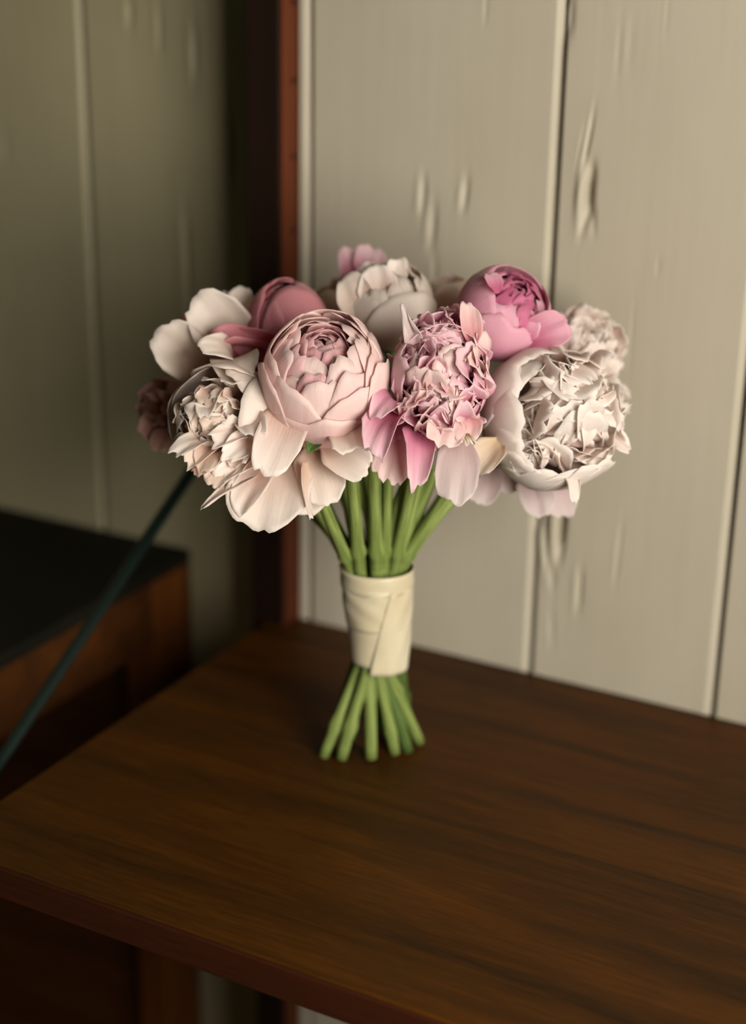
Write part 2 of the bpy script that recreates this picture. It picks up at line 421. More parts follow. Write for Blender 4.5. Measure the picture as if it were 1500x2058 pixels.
def smooth(a, b, x):
    t = np.clip((x - a) / (b - a), 0, 1); return t * t * (3 - 2 * t)
THICK = 0.00035
def grid_obj(name, P, parent, mat):
    """P: (nt, ns, 3) world points; a thin petal with real thickness"""
    nt, ns, _ = P.shape
    org = np.array(parent['world'])
    dt = np.gradient(P, axis=0); ds = np.gradient(P, axis=1)
    N = np.cross(ds, dt); N /= (np.linalg.norm(N, axis=2, keepdims=True) + 1e-12)
    A = (P + N * THICK / 2 - org).reshape(-1, 3); B = (P - N * THICK / 2 - org).reshape(-1, 3)
    n = nt * ns
    F = []
    for j in range(nt - 1):
        for i in range(ns - 1):
            a = j * ns + i
            F.append((a, a + 1, a + ns + 1, a + ns)); F.append((n + a, n + a + ns, n + a + ns + 1, n + a + 1))
    rim = [i for i in range(ns)] + [j * ns + ns - 1 for j in range(1, nt)] + [(nt - 1) * ns + i for i in range(ns - 2, -1, -1)] + [j * ns for j in range(nt - 2, 0, -1)]
    for k in range(len(rim)):
        a, b = rim[k], rim[(k + 1) % len(rim)]
        F.append((b, a, n + a, n + b))
    tt, ss = np.meshgrid(np.linspace(0, 1, nt), np.linspace(-1, 1, ns), indexing='ij')
    uv = np.stack([ss.ravel() * 0.5 + 0.5, tt.ravel()], 1)
    me = mesh(name, np.vstack([A, B]), F, True, np.vstack([uv, uv]))
    return link(name, me, parent, mat=mat)
def rim_shape(s, rnd, c, jag, k=7):
    L = 1 - c * np.abs(s) ** 3.2
    ph = [rnd.uniform(0, 6.28) for _ in range(4)]
    nz = 0.5 * np.sin(k * 0.5 * s + ph[0]) + 0.35 * np.sin(k * 1.1 * s + ph[1]) + 0.3 * np.sin(k * 2.3 * s + ph[2])
    notch = np.abs(np.sin(k * 0.8 * s + ph[3]))
    dip = rnd.uniform(-0.02, 0.07); s0 = rnd.uniform(-0.3, 0.3)
    return L + jag * (0.6 * nz - 0.7 * (1 - notch) ** 2) - dip * np.exp(-((s - s0) / 0.22) ** 2)
def crumple(s, t, rnd, n=6):
    o = 0
    for k in range(n):
        a, b, p = rnd.uniform(-1, 1) * (2 + 1.6 * k), rnd.uniform(-1, 1) * (1.5 + 1.2 * k), rnd.uniform(0, 6.28)
        o = o + np.sin(a * s + b * 2 * t + p) / (1 + 0.5 * k)
    return o
def globe_petal(fl, C, ax, fr, Rx, Rz, az, a_end, rs, hw, mat, rnd, flick=0.0, flare=0.0, c=0.35, jag=0.03, ruf=0.02, nt=15, ns=15, a0=168, name='petal', twist=0.0):
    """petal hugging an ellipsoid: az from the front direction, a_end angle from the axis where the rim lies (degrees)"""
    e1 = nrm(fr - ax * np.dot(fr, ax)); e2 = np.cross(ax, e1)
    s = np.linspace(-1, 1, ns)[None, :]; t = np.linspace(0, 1, nt)[:, None]
    L = rim_shape(s, rnd, c, jag)
    te = t * L
    al = np.radians(a0 + (a_end - a0) * te)
    azr = math.radians(az) + twist * te
    wv = 0.35 + 0.65 * smooth(0, 0.55, t)
    beta = math.radians(hw) * s * wv
    d = np.stack([np.sin(al) * np.cos(azr), np.sin(al) * np.sin(azr), np.cos(al)], -1)
    b = np.stack([-np.sin(azr) * np.ones_like(al), np.cos(azr) * np.ones_like(al), np.zeros_like(al)], -1)
    v = d * np.cos(beta)[..., None] + b * np.sin(beta)[..., None]
    ph = [rnd.uniform(0, 6.28) for _ in range(4)]
    disp = ruf * te ** 2 * (np.sin(3.1 * s + ph[0]) + 0.6 * np.sin(6.3 * s + ph[1] + 2 * t)) + 0.008 * np.sin(4 * t + ph[2]) * np.sin(2.2 * s + ph[3])
    disp = disp + 0.007 * crumple(s, te, rnd) * te
    disp = disp + flick * smooth(0.78, 1.0, te) + flare * te ** 2.2
    rr = rs * (1 + disp)
    P = C + (v[..., 0:1] * e1 + v[..., 1:2] * e2) * (Rx * rr)[..., None] + v[..., 2:3] * ax * (Rz * rr)[..., None]
    return grid_obj(name, P, fl, mat)
def free_petal(fl, p0, p1, wid, n, mat, rnd, bow=0.15, cup=0.8, c=0.4, jag=0.05, ruf=0.08, nt=15, ns=15, nb=0.35, tipbend=0.0, name='petal', wpos=0.6, fold=0.0, taper=0.0, cr=1.0):
    """petal from p0 to p1; n faces the viewer side; bow bends it along n; cup (radians) curls the sides"""
    p0 = np.array(p0, float); p1 = np.array(p1, float)
    T = p1 - p0; Ln = np.linalg.norm(T); T = T / Ln
    n = nrm(np.array(n) - T * np.dot(n, T)); b = np.cross(n, T)
    s = np.linspace(-1, 1, ns)[None, :]; t = np.linspace(0, 1, nt)[:, None]
    te = t * rim_shape(s, rnd, c, jag)
    hw = wid / 2 * (nb + (1 - nb) * smooth(0, wpos, t)) * (1 - taper * smooth(0.4, 1.0, t))
    ang = cup * s
    cc = cup if abs(cup) > 1e-3 else 1e-3
    lat = hw * np.sin(ang) / math.sin(min(abs(cc), 1.5)) * (1 if cc > 0 else -1) if abs(cc) > 1e-3 else hw * s
    inn = hw * (1 - np.cos(ang)) / math.sin(min(abs(cc), 1.5)) * (1 if cc > 0 else -1)
    ph = [rnd.uniform(0, 6.28) for _ in range(4)]
    up = bow * Ln * 4 * te * (1 - te) + tipbend * Ln * te ** 3
    rf = ruf * wid * te ** 1.6 * (np.sin(3.0 * s + ph[0]) * 0.6 + 0.5 * np.sin(6.0 * s + ph[1] + 1.5 * t) + 0.25 * np.sin(11 * s + ph[2]))
    rf = rf - fold * wid * np.exp(-(s / 0.16) ** 2) * te
    rf = rf + 0.022 * wid * crumple(s, te, rnd) * (0.25 + te) * cr
    h = up + inn + rf
    sk = rnd.uniform(-0.12, 0.12) * Ln; lat = lat + sk * te * te * np.ones_like(lat) + sk * 0.8 * te * (1 - te) * 2 * s
    P = p0 + T * (te * Ln)[..., None] + b * (lat * np.ones_like(te))[..., None] + n * h[..., None]
    return grid_obj(name, P, fl, mat)
def ruffle_ball(fl, C, ax, R, count, mat, rnd, spread=100, size=(0.42, 0.7), flat=1.0, tilt=(18, 50), inner=0.5, jag=0.14, shell=0.12, lean=None):
    """dense double centre: petaloids radiating from the heart, tips shingled towards the axis"""
    ax = nrm(ax); ref = np.array([0, 0, 1.]) if abs(ax[2]) < 0.9 else np.array([1., 0, 0])
    e1 = nrm(np.cross(ref, ax)); e2 = np.cross(ax, e1)
    for k in range(count):
        u = (k + 0.5) / count
        ca = 1 - u * (1 - math.cos(math.radians(spread)))
        th = k * 2.399963 + rnd.uniform(-0.25, 0.25); sa = math.sqrt(max(0, 1 - ca * ca))
        d = ax * ca * flat + (e1 * math.cos(th) + e2 * math.sin(th)) * sa
        tang = nrm(ax - d * np.dot(ax, d) + 0.15 * np.array([rnd.gauss(0, 1) for _ in range(3)]))
        dl = math.radians(rnd.uniform(*tilt)) * (0.35 + 0.65 * min(1, sa * 1.4))
        r1 = R * rnd.uniform(1 - shell, 1 + shell)
        p0 = C + d * R * inner * rnd.uniform(0.8, 1.2) - tang * R * 0.12
        p1 = C + (d * math.cos(dl) + tang * math.sin(dl)) * r1
        T = nrm(p1 - p0)
        nn = nrm(d * 1.0 - tang * 0.3 + 0.26 * np.array([rnd.gauss(0, 1) for _ in range(3)]))
        wd = R * rnd.uniform(*size)
        free_petal(fl, p0, p1, wd, nn, mat if not isinstance(mat, tuple) else rnd.choice(mat), rnd, bow=rnd.uniform(0.05, 0.25), cup=rnd.uniform(0.0, 1.0), c=rnd.uniform(0.15, 0.4), jag=jag * rnd.uniform(0.5, 1.3),
                   ruf=rnd.uniform(0.02, 0.08), nt=9, ns=11, tipbend=rnd.uniform(-0.2, 0.15), nb=0.5)
def bloom(label, px, py, d, axis_cam, r):
    """green calyx with sepals at the foot of a flower; petals hang under it as children"""
    C = at(px, py, d); ax = camdir(*axis_cam)
    F0 = BASE + np.array([0.012, 0.0, 0.16])
    dn = nrm(F0 - C)                                     # stem direction from the flower
    foot = C + nrm(dn * 0.6 - ax * 0.6) * r * 0.98
    V, F = [], []
    zz = nrm(foot - C); e1 = nrm(np.cross(zz, np.array([0.3, 0.9, 0.1]))); e2 = np.cross(zz, e1)
    prof = [(0.0, -0.30), (0.16, -0.27), (0.24, -0.12), (0.20, 0.0), (0.12, 0.12), (0.07, 0.25), (0.0, 0.27)]
    n = 14
    for rr, z in prof:
        for k in range(n):
            a = 2 * math.pi * k / n; V.append(foot + (e1 * math.cos(a) + e2 * math.sin(a)) * rr * r + zz * z * r - C)
    for j in range(len(prof) - 1):
        for k in range(n):
            F.append((j * n + k, j * n + (k + 1) % n, (j + 1) * n + (k + 1) % n, (j + 1) * n + k))
    U = [(v[0] * 20, v[1] * 20) for v in V]
    me = mesh('peony', V, F, True, U)
    o = link('peony', me, bq, loc=tuple(C - BASE), mat=CALYX)
    o['world'] = [float(x) for x in C]; o['label'] = label
    rnd = random.Random(int(px * 7 + py))
    for k in range(4):
        a = k * 1.57 + rnd.uniform(-0.3, 0.3)
        dr = e1 * math.cos(a) + e2 * math.sin(a)
        free_petal(o, foot + dr * r * 0.05, foot + dr * r * 0.55 - zz * r * 0.45, r * 0.4, zz + dr * 0.4, CALYX, rnd, bow=0.12, cup=0.6, c=0.5, jag=0.0, ruf=0.02, nt=6, ns=5, name='sepal', taper=0.3)
    return o, C, ax, rnd, foot + zz * 0.27 * r

def heart(fl, C, ax, fr, R, mat, rnd, n=14, hw=(30, 55), top=30):
    # small tightly furled petals closing the middle of a bloom
    for i in range(n):
        globe_petal(fl, C, ax, fr, R, R * 1.05, i * 137.5 + rnd.uniform(-15, 15), 4 + (top - 4) * i / n, 0.55 + 0.45 * i / n, rnd.uniform(*hw), mat, rnd, nt=10, ns=9, jag=0.07, flick=rnd.uniform(-0.02, 0.10), ruf=0.04, c=0.25)
G = lambda r, g, b: srgb(r, g, b)
P_BLUSH = mat_petal('petal_pale_blush', G(222, 142, 150), G(240, 198, 198), G(248, 226, 221))
P_BLUSHIN = mat_petal('petal_blush_heart', G(196, 92, 116), G(226, 150, 160), G(240, 202, 202))
P_ROSE = mat_petal('petal_soft_rose', G(212, 112, 152), G(234, 168, 190), G(246, 216, 222))
P_PINK = mat_petal('petal_clear_pink', G(214, 108, 148), G(228, 142, 174), G(238, 186, 202))
P_DUSTY = mat_petal('petal_dusty_pink', G(190, 88, 108), G(212, 122, 138), G(226, 158, 166))
P_MAGENTA = mat_petal('petal_magenta_heart', G(160, 34, 90), G(188, 62, 116), G(222, 132, 166))
P_CREAM = mat_petal('petal_cream', G(226, 196, 176), G(238, 220, 206), G(245, 235, 226))
P_WHITE = mat_petal('petal_ivory_white', G(238, 208, 194), G(247, 230, 221), G(251, 243, 236))
P_BUFF = mat_petal('petal_buff_ruffle', G(216, 150, 140), G(236, 206, 188), G(244, 228, 214))
P_MAUVE = mat_petal('petal_pale_mauve', G(206, 178, 176), G(222, 202, 200), G(232, 220, 216), 0.45)
P_YELLOW = mat_petal('petal_aged_yellow', G(226, 202, 166), G(238, 220, 196), G(246, 234, 218))
P_SHADE = mat_petal('petal_shaded_rose', G(186, 120, 112), G(214, 160, 148), G(230, 190, 176))  # rose petals with shade put into the colour

feet = []
px2m = lambda p, d: p * d / FPX
CAMV = -FV

# -- 1: pale blush globe in the middle
d1 = 0.955
f, C, ax, rnd, foot = bloom('pale blush globe-shaped peony with a rosette heart', 652, 762, d1, (0.02, 0.66, 0.75), px2m(128, d1)); feet.append(foot)
fr = camdir(0, -0.75, 0.66)
R, RZ = px2m(127, d1), px2m(150, d1)
gp = lambda az, ae, rs, hw, m=P_BLUSH, **k: globe_petal(f, C, ax, fr, R, RZ, az, ae, rs, hw, m, rnd, **k)
gp(-42, 62, 1.00, 48, c=0.3); gp(38, 66, 1.02, 46, c=0.3); gp(-5, 84, 1.035, 50, c=0.25, jag=0.05); gp(-80, 50, 0.99, 48); gp(84, 44, 0.985, 48)
gp(130, 36, 0.98, 50); gp(-135, 34, 0.97, 50); gp(178, 33, 0.99, 52); gp(68, 58, 1.035, 32, flick=0.04); gp(-66, 64, 1.03, 34, flick=0.05)
for i in range(9):
    az = i * 40 + rnd.uniform(-10, 10); front = abs(((az + 180) % 360) - 180) < 75
    gp(az, rnd.uniform(46, 60) if front else rnd.uniform(28, 36), 0.94 - 0.008 * i, rnd.uniform(28, 40), flick=rnd.uniform(-0.03, 0.03), jag=0.04, c=0.28)
for i in range(12):
    az = i * 37 + rnd.uniform(-12, 12); front = abs(((az + 180) % 360) - 180) < 75
    gp(az, rnd.uniform(26, 44) if front else rnd.uniform(20, 28), 0.87 - 0.006 * i, rnd.uniform(22, 34), P_BLUSH if i % 4 else P_BLUSHIN, flick=rnd.uniform(-0.03, 0.05), jag=0.05, nt=12, ns=11, c=0.28)
heart(f, C + ax * RZ * 0.44, ax, fr, R * 0.46, P_BLUSHIN, rnd, 18, top=42)
free_petal(f, at(690, 862, .955), at(728, 906, .925), px2m(92, .93), camdir(0.1, 0.1, 1), P_CREAM, rnd, bow=0.12, cup=0.5, c=0.15, jag=0.06)
free_petal(f, at(640, 885, .96), at(618, 908, .94), px2m(34, .95), camdir(0, 0.3, 1), CALYX, rnd, c=0.5, name='leaf')

# -- 2: soft rose ruffled ball
d2 = 0.95
f, C, ax, rnd, foot = bloom('densely ruffled soft rose peony with hanging petals', 888, 765, d2, (0.0, 0.42, 0.9), px2m(105, d2)); feet.append(foot)
R, RZ = px2m(104, d2), px2m(150, d2)
fr = camdir(0, -0.9, 0.42)
for az, ae, rs in ((-95, 46, 0.98), (95, 60, 0.92), (180, 30, 1.0), (-140, 34, 0.99), (150, 34, 0.97), (-60, 78, 0.95), (55, 84, 0.9), (0, 95, 0.9)):
    globe_petal(f, C, ax, fr, R, px2m(138, d2), az, ae, rs, 42, P_ROSE, rnd, jag=0.09, c=0.3)
for sub, (dy, cnt, rr) in enumerate(((62, 40, 86), (6, 62, 104), (-46, 46, 94))):
    ruffle_ball(f, C + UV * px2m(dy, d2) * 0.85, nrm(ax + UV * 0.35 * (1 - sub)), px2m(rr, d2), cnt, (P_ROSE, P_ROSE, P_BLUSH), rnd, spread=100, size=(0.50, 0.92), jag=0.17, tilt=(20, 50), shell=0.10)
free_petal(f, at(838, 690, .93), at(802, 612, .925), px2m(46, .93), camdir(-0.3, 0, 1), P_MAUVE, rnd, bow=0.08, cup=0.9, c=0.7, jag=0.02, taper=0.6)
free_petal(f, at(950, 700, .93), at(945, 606, .935), px2m(40, .93), camdir(0.3, 0, 1), P_BLUSH, rnd, bow=-0.05, cup=1.0, c=0.3, cr=2)
free_petal(f, at(812, 832, .95), at(744, 916, .915), px2m(72, .93), camdir(-0.45, 0.2, 1), P_ROSE, rnd, bow=0.16, cup=1.0, c=0.3, ruf=0.14, cr=2.2, jag=0.08)
free_petal(f, at(800, 815, .95), at(742, 838, .925), px2m(56, .93), camdir(-0.2, 0.5, 1), P_ROSE, rnd, bow=0.25, cup=0.8, c=0.3, ruf=0.14, cr=2.0)
free_petal(f, at(838, 852, .95), at(846, 986, .925), px2m(88, .93), camdir(0.2, 0.1, 1), P_ROSE, rnd, bow=0.10, cup=0.7, c=0.5, ruf=0.12, jag=0.08, taper=0.2, cr=2.0)
free_petal(f, at(812, 870, .96), at(772, 972, .935), px2m(78, .94), camdir(-0.1, 0, 1), P_BLUSH, rnd, bow=0.05, cup=0.4, c=0.25, ruf=0.12, jag=0.10, cr=2.0)
free_petal(f, at(812, 835, .962), at(792, 925, .948), px2m(96, .95), camdir(-0.1, 0.1, 1), P_ROSE, rnd, bow=0.08, cup=0.5, c=0.25, ruf=0.12, jag=0.08, cr=2)
free_petal(f, at(850, 860, .96), at(880, 905, .945), px2m(70, .95), camdir(0.2, 0.1, 1), P_BLUSH, rnd, bow=0.1, cup=0.5, c=0.3)
free_petal(f, at(928, 868, .955), at(903, 1016, .935), px2m(86, .94), camdir(0.15, 0, 1), P_MAUVE, rnd, bow=0.07, cup=0.45, c=0.30, ruf=0.10, jag=0.05, cr=2.2)
free_petal(f, at(905, 840, .945), at(880, 902, .925), px2m(80, .93), camdir(0, 0.1, 1), P_BLUSH, rnd, bow=0.15, cup=0.9, c=0.3, jag=0.14, cr=2, ruf=0.14)
free_petal(f, at(940, 830, .945), at(935, 898, .93), px2m(64, .93), camdir(0.2, 0.1, 1), P_BLUSH, rnd, bow=0.15, cup=0.9, c=0.3, jag=0.14, cr=2, ruf=0.14)
for k in range(7):                                        # pale anthers peeping out
    a = at(930 + k * 2, 872, .93); b = at(938 + k * 4 + rnd.uniform(-4, 4), 893 + rnd.uniform(-4, 5), .926)
    link('stamen', off(tube_mesh('stamen', [a, (a + b) / 2 + CAMV * 0.001, b], 0.00045, 6), tuple(C)), f, mat=P_YELLOW)

# -- 3: big ivory bloom on the right
d3 = 0.985
f, C, ax, rnd, foot = bloom('large ivory ruffled peony on the right of the bouquet', 1112, 838, d3, (0.30, 0.10, 0.95), px2m(130, d3)); feet.append(foot)
R = px2m(134, d3); fr = camdir(0, -0.95, 0.2)
for az, ae, rs, hw in ((-95, 52, 1.0, 50), (-60, 62, 0.97, 46), (-130, 50, 0.98, 44), (0, 78, 1.0, 50), (-32, 70, 1.03, 46), (38, 76, 1.0, 46), (180, 66, 0.96, 44), (140, 74, 0.95, 44), (85, 82, 0.97, 46)):
    globe_petal(f, C, ax, fr, R, R, az, ae, rs, hw, P_WHITE, rnd, jag=0.05, flick=rnd.uniform(0, 0.05))
ruffle_ball(f, C + RV * px2m(14, d3) + UV * px2m(6, d3), ax, px2m(122, d3), 84, P_WHITE, rnd, spread=84, size=(0.55, 0.95), jag=0.12, tilt=(20, 56))
ruffle_ball(f, C + RV * px2m(60, d3) + UV * px2m(10, d3) + FV * 0.02, camdir(0.75, 0.1, 0.6), px2m(88, d3), 46, P_WHITE, rnd, spread=80, size=(0.42, 0.72), jag=0.16, tilt=(8, 40))
free_petal(f, at(1010, 885, .965), at(956, 950, .957), px2m(66, .96), camdir(-0.5, 0, 1), P_YELLOW, rnd, bow=0.1, cup=0.9, c=0.3, jag=0.10, cr=2)
for az, ae, rs, hw in ((-25, 62, 1.06, 40), (12, 58, 1.09, 42), (45, 60, 1.05, 38), (-50, 56, 1.07, 36), (-80, 50, 1.04, 44)):
    globe_petal(f, C, ax, fr, R, R, az, ae, rs, hw, P_WHITE, rnd, jag=0.07, flick=rnd.uniform(-0.05, 0.04), ruf=0.03)
ruffle_ball(f, C + (-RV * 40 - UV * 34) * d3 / FPX, nrm(ax - RV * 0.3 - UV * 0.25), px2m(88, d3), 44, P_WHITE, rnd, spread=80, size=(0.5, 0.85), jag=0.12, tilt=(16, 46))
for az, ae, rs, hw in ((-122, 52, 1.10, 44), (-150, 58, 1.08, 40), (0, 54, 1.10, 44), (25, 52, 1.12, 36)):
    globe_petal(f, C, ax, fr, R, R, az, ae, rs, hw, P_WHITE, rnd, jag=0.08, flick=rnd.uniform(-0.06, 0.0), ruf=0.03)
free_petal(f, at(1130, 920, .98), at(1160, 1016, .96), px2m(62, .97), camdir(0.4, 0, 1), P_WHITE, rnd, bow=0.1, cup=0.8, c=0.6, taper=0.4)
free_petal(f, at(1180, 860, .985), at(1268, 906, .98), px2m(60, .98), camdir(0.2, 0.5, 0.8), P_WHITE, rnd, bow=0.1, cup=0.6, c=0.4)
free_petal(f, at(1160, 890, .98), at(1215, 938, .97), px2m(90, .98), camdir(0.3, 0.3, 1), P_WHITE, rnd, bow=0.15, cup=0.6, c=0.4)

# -- 4: open cream bloom at lower left
d4 = 0.965
f, C, ax, rnd, foot = bloom('open cream peony with wide hanging petals at lower left', 452, 842, d4, (-0.34, 0.06, 0.93), px2m(108, d4)); feet.append(foot)
R, RZ = px2m(108, d4), px2m(112, d4); fr = camdir(0, -1, 0.05)
for az, ae, rs, hw, fk in ((85, 40, 1.04, 52, 0.02), (130, 46, 1.02, 46, 0.0), (175, 52, 1.05, 46, 0.06), (-90, 62, 1.05, 52, 0.0), (-130, 58, 1.0, 46, 0.0), (45, 52, 1.0, 44, 0.05), (-40, 66, 0.98, 44, 0.03), (0, 70, 0.98, 46, 0.03), (70, 48, 0.95, 46, 0)):
    globe_petal(f, C, ax, fr, R, RZ, az, ae, rs, hw, P_CREAM, rnd, flick=fk, c=0.3)
ruffle_ball(f, C + (-RV * 6 - UV * 4) * d4 / FPX, ax, px2m(98, d4), 66, (P_BUFF, P_CREAM), rnd, spread=64, size=(0.30, 0.58), jag=0.10, tilt=(10, 42), inner=0.5)
free_petal(f, at(470, 735, .985), at(392, 700, .955), px2m(70, .96), camdir(-0.2, 0.5, 1), P_CREAM, rnd, bow=0.2, cup=0.8, c=0.5)
free_petal(f, at(470, 728, .975), at(486, 772, .95), px2m(100, .95), camdir(0, 0.6, 1), P_CREAM, rnd, bow=0.25, cup=0.5, c=0.4)
free_petal(f, at(584, 832, .956), at(540, 962, .918), px2m(104, .93), camdir(0.1, 0.3, 1), P_WHITE, rnd, bow=0.14, cup=0.45, c=0.35, wpos=0.45, nb=0.85, cr=0.4, ruf=0.03)
free_petal(f, at(560, 905, .965), at(535, 1066, .935), px2m(178, .95), camdir(0.0, 0.1, 1), P_CREAM, rnd, bow=0.06, cup=0.35, c=0.30, fold=0.035, ruf=0.02, nt=14, ns=17)
free_petal(f, at(610, 900, .972), at(600, 1040, .955), px2m(150, .96), camdir(0.1, 0, 1), P_CREAM, rnd, bow=0.04, cup=0.3, c=0.35, ruf=0.03)
free_petal(f, at(630, 890, .965), at(655, 1018, .945), px2m(96, .95), camdir(0.1, 0, 1), P_CREAM, rnd, bow=0.06, cup=0.5, c=0.35, ruf=0.03)
free_petal(f, at(612, 925, .945), at(628, 1046, .932), px2m(40, .94), camdir(0.8, 0, 0.6), P_CREAM, rnd, bow=-0.06, cup=0.8, c=0.6, taper=0.4)
free_petal(f, at(650, 888, .955), at(738, 958, .94), px2m(84, .95), camdir(0.1, 0.3, 1), P_CREAM, rnd, bow=0.08, cup=0.5, c=0.3)
free_petal(f, at(520, 940, .955), at(402, 1034, .93), px2m(64, .94), camdir(-0.2, 0.6, 0.8), P_CREAM, rnd, bow=0.06, cup=0.7, c=0.7, taper=0.6)
free_petal(f, at(540, 935, .95), at(470, 1030, .935), px2m(70, .94), camdir(-0.4, 0.3, 1), P_WHITE, rnd, bow=0.08, cup=0.7, c=0.5)
for (bx, by, tx, ty, wd, m) in ((500, 880, 428, 900, 60, P_WHITE), (520, 890, 440, 918, 50, P_WHITE), (510, 900, 470, 945, 60, P_BUFF), (540, 920, 440, 978, 60, P_WHITE), (520, 915, 468, 975, 46, P_CREAM),
                                (430, 890, 350, 922, 56, P_CREAM), (440, 900, 378, 938, 50, P_BUFF), (470, 910, 410, 962, 60, P_SHADE), (480, 920, 428, 988, 60, P_BUFF), (450, 900, 395, 950, 56, P_BUFF), (500, 850, 520, 880, 60, P_WHITE)):
    free_petal(f, at(bx, by, .95), at(tx, ty, .925), px2m(wd, .93), camdir(-0.2 + rnd.gauss(0, .2), 0.4, 1), m, rnd, bow=0.15, cup=0.9, c=0.3, jag=0.10, ruf=0.10)

# -- 5: dusty pink half-open bud, upper left
d5 = 1.02
f, C, ax, rnd, foot = bloom('dusty pink half-open peony behind the blush globe', 582, 660, d5, (-0.12, 0.82, 0.55), px2m(84, d5)); feet.append(foot)
R, RZ = px2m(82, d5), px2m(102, d5); fr = camdir(0, -0.55, 0.82)
for az, ae, rs, hw in ((20, 16, 1.03, 56), (-50, 26, 1.0, 52), (85, 14, 1.0, 54), (150, 12, 0.98, 54), (-140, 10, 1.0, 54), (-95, 20, 1.03, 50), (0, 10, 0.95, 50), (120, 8, 0.94, 46), (-110, 6, 0.92, 46)):
    globe_petal(f, C, ax, fr, R, RZ, az, ae, rs, hw, P_DUSTY, rnd, c=0.3)
heart(f, C + ax * RZ * 0.45, ax, fr, R * 0.45, P_DUSTY, rnd, 8)
free_petal(f, at(560, 712, 1.0), at(428, 694, .975), px2m(64, .98), camdir(0, 0.75, 0.65), P_DUSTY, rnd, bow=0.10, cup=1.2, c=0.2, nb=0.7)
free_petal(f, at(560, 700, 1.0), at(470, 664, .99), px2m(60, .99), camdir(-0.2, -0.3, 1), P_DUSTY, rnd, bow=0.12, cup=0.9, c=0.3, nb=0.7)
free_petal(f, at(530, 720, 1.0), at(438, 690, .985), px2m(70, .99), camdir(0, 0.2, 1), P_DUSTY, rnd, bow=-0.05, cup=0.8, c=0.2, nb=0.8)

# -- 6: cream bloom with loose petals, far upper left
d6 = 1.033
f, C, ax, rnd, foot = bloom('cream peony with two broad loose petals at the upper left', 428, 690, d6, (-0.5, 0.55, 0.6), px2m(80, d6)); feet.append(foot)
R = px2m(78, d6); fr = camdir(0, -0.6, 0.6)
for i in range(7):
    globe_petal(f, C, ax, fr, R, R, i * 51, rnd.uniform(35, 60), 1.0 - 0.03 * i, 42, P_CREAM, rnd)
free_petal(f, at(478, 694, 1.028), at(384, 604, 0.988), px2m(122, 1.008), camdir(-0.1, 0.1, 1), P_CREAM, rnd, bow=0.14, cup=0.7, c=0.25, nb=0.6, nt=12, ns=13)
free_petal(f, at(480, 690, 1.048), at(474, 578, 1.028), px2m(84, 1.038), camdir(0.1, 0, 1), P_CREAM, rnd, bow=0.16, cup=0.8, c=0.4, nb=0.6)
free_petal(f, at(450, 690, 1.048), at(425, 590, 1.038), px2m(90, 1.038), camdir(0, 0, 1), P_CREAM, rnd, bow=0.1, cup=0.7, c=0.4, nb=0.6)
free_petal(f, at(420, 742, 1.018), at(308, 672, 0.988), px2m(112, 0.998), camdir(-0.15, 0.1, 1), P_CREAM, rnd, bow=0.16, cup=0.7, c=0.22, nb=0.65, nt=12, ns=13)
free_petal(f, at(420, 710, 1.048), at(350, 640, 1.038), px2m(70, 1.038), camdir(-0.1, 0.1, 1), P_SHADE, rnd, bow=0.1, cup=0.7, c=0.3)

# -- 7: small shaded bloom at the far left
d7 = 1.045
f, C, ax, rnd, foot = bloom('small rose peony in shade at the far left', 330, 822, d7, (-0.75, 0.0, 0.6), px2m(62, d7)); feet.append(foot)
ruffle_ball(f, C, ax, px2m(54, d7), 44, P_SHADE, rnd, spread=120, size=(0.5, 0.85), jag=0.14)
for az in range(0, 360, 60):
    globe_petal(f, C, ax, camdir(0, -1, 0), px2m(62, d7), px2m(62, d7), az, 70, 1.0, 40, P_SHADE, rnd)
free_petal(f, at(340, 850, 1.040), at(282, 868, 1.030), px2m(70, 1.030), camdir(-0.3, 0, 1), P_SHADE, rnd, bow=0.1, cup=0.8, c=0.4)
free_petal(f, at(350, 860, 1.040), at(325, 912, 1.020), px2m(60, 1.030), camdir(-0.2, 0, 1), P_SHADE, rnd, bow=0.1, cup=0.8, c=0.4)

# -- 8: cream rounded bloom at the top
d8 = 1.03
f, C, ax, rnd, foot = bloom('rounded cream peony at the top of the bouquet', 778, 612, d8, (-0.05, 0.80, 0.55), px2m(92, d8)); feet.append(foot)
R, RZ = px2m(94, d8), px2m(86, d8); fr = camdir(0, -0.6, 0.8)
for az, ae, rs, hw in ((28, 50, 1.05, 54), (-45, 46, 1.0, 50), (90, 42, 1.0, 50), (-95, 40, 1.0, 50), (150, 36, 1.0, 50), (-150, 36, 1.0, 50), (-10, 40, 0.92, 46)):
    globe_petal(f, C, ax, fr, R, RZ, az, ae, rs, hw, P_CREAM, rnd, c=0.3)
for i in range(14):
    globe_petal(f, C, ax, fr, R, RZ, i * 137.5, 10 + 2.4 * i, 0.80 + 0.012 * i, 20, P_CREAM, rnd, nt=9, ns=8, jag=0.06, flick=rnd.uniform(-0.02, 0.12))
heart(f, C + ax * RZ * 0.35, ax, fr, R * 0.5, P_CREAM, rnd, 10)
free_petal(f, at(770, 600, 1.02), at(742, 535, 1.005), px2m(90, 1.01), camdir(-0.2, 0.1, 1), P_WHITE, rnd, bow=0.2, cup=0.7, c=0.35, nb=0.6)
free_petal(f, at(740, 630, 1.02), at(690, 556, 1.01), px2m(80, 1.02), camdir(-0.3, 0.1, 1), P_CREAM, rnd, bow=0.2, cup=0.8, c=0.35, nb=0.6)
free_petal(f, at(800, 580, 1.02), at(792, 519, 1.02), px2m(44, 1.02), camdir(0.3, 0.0, 1), P_WHITE, rnd, bow=-0.05, cup=1.0, c=0.3)
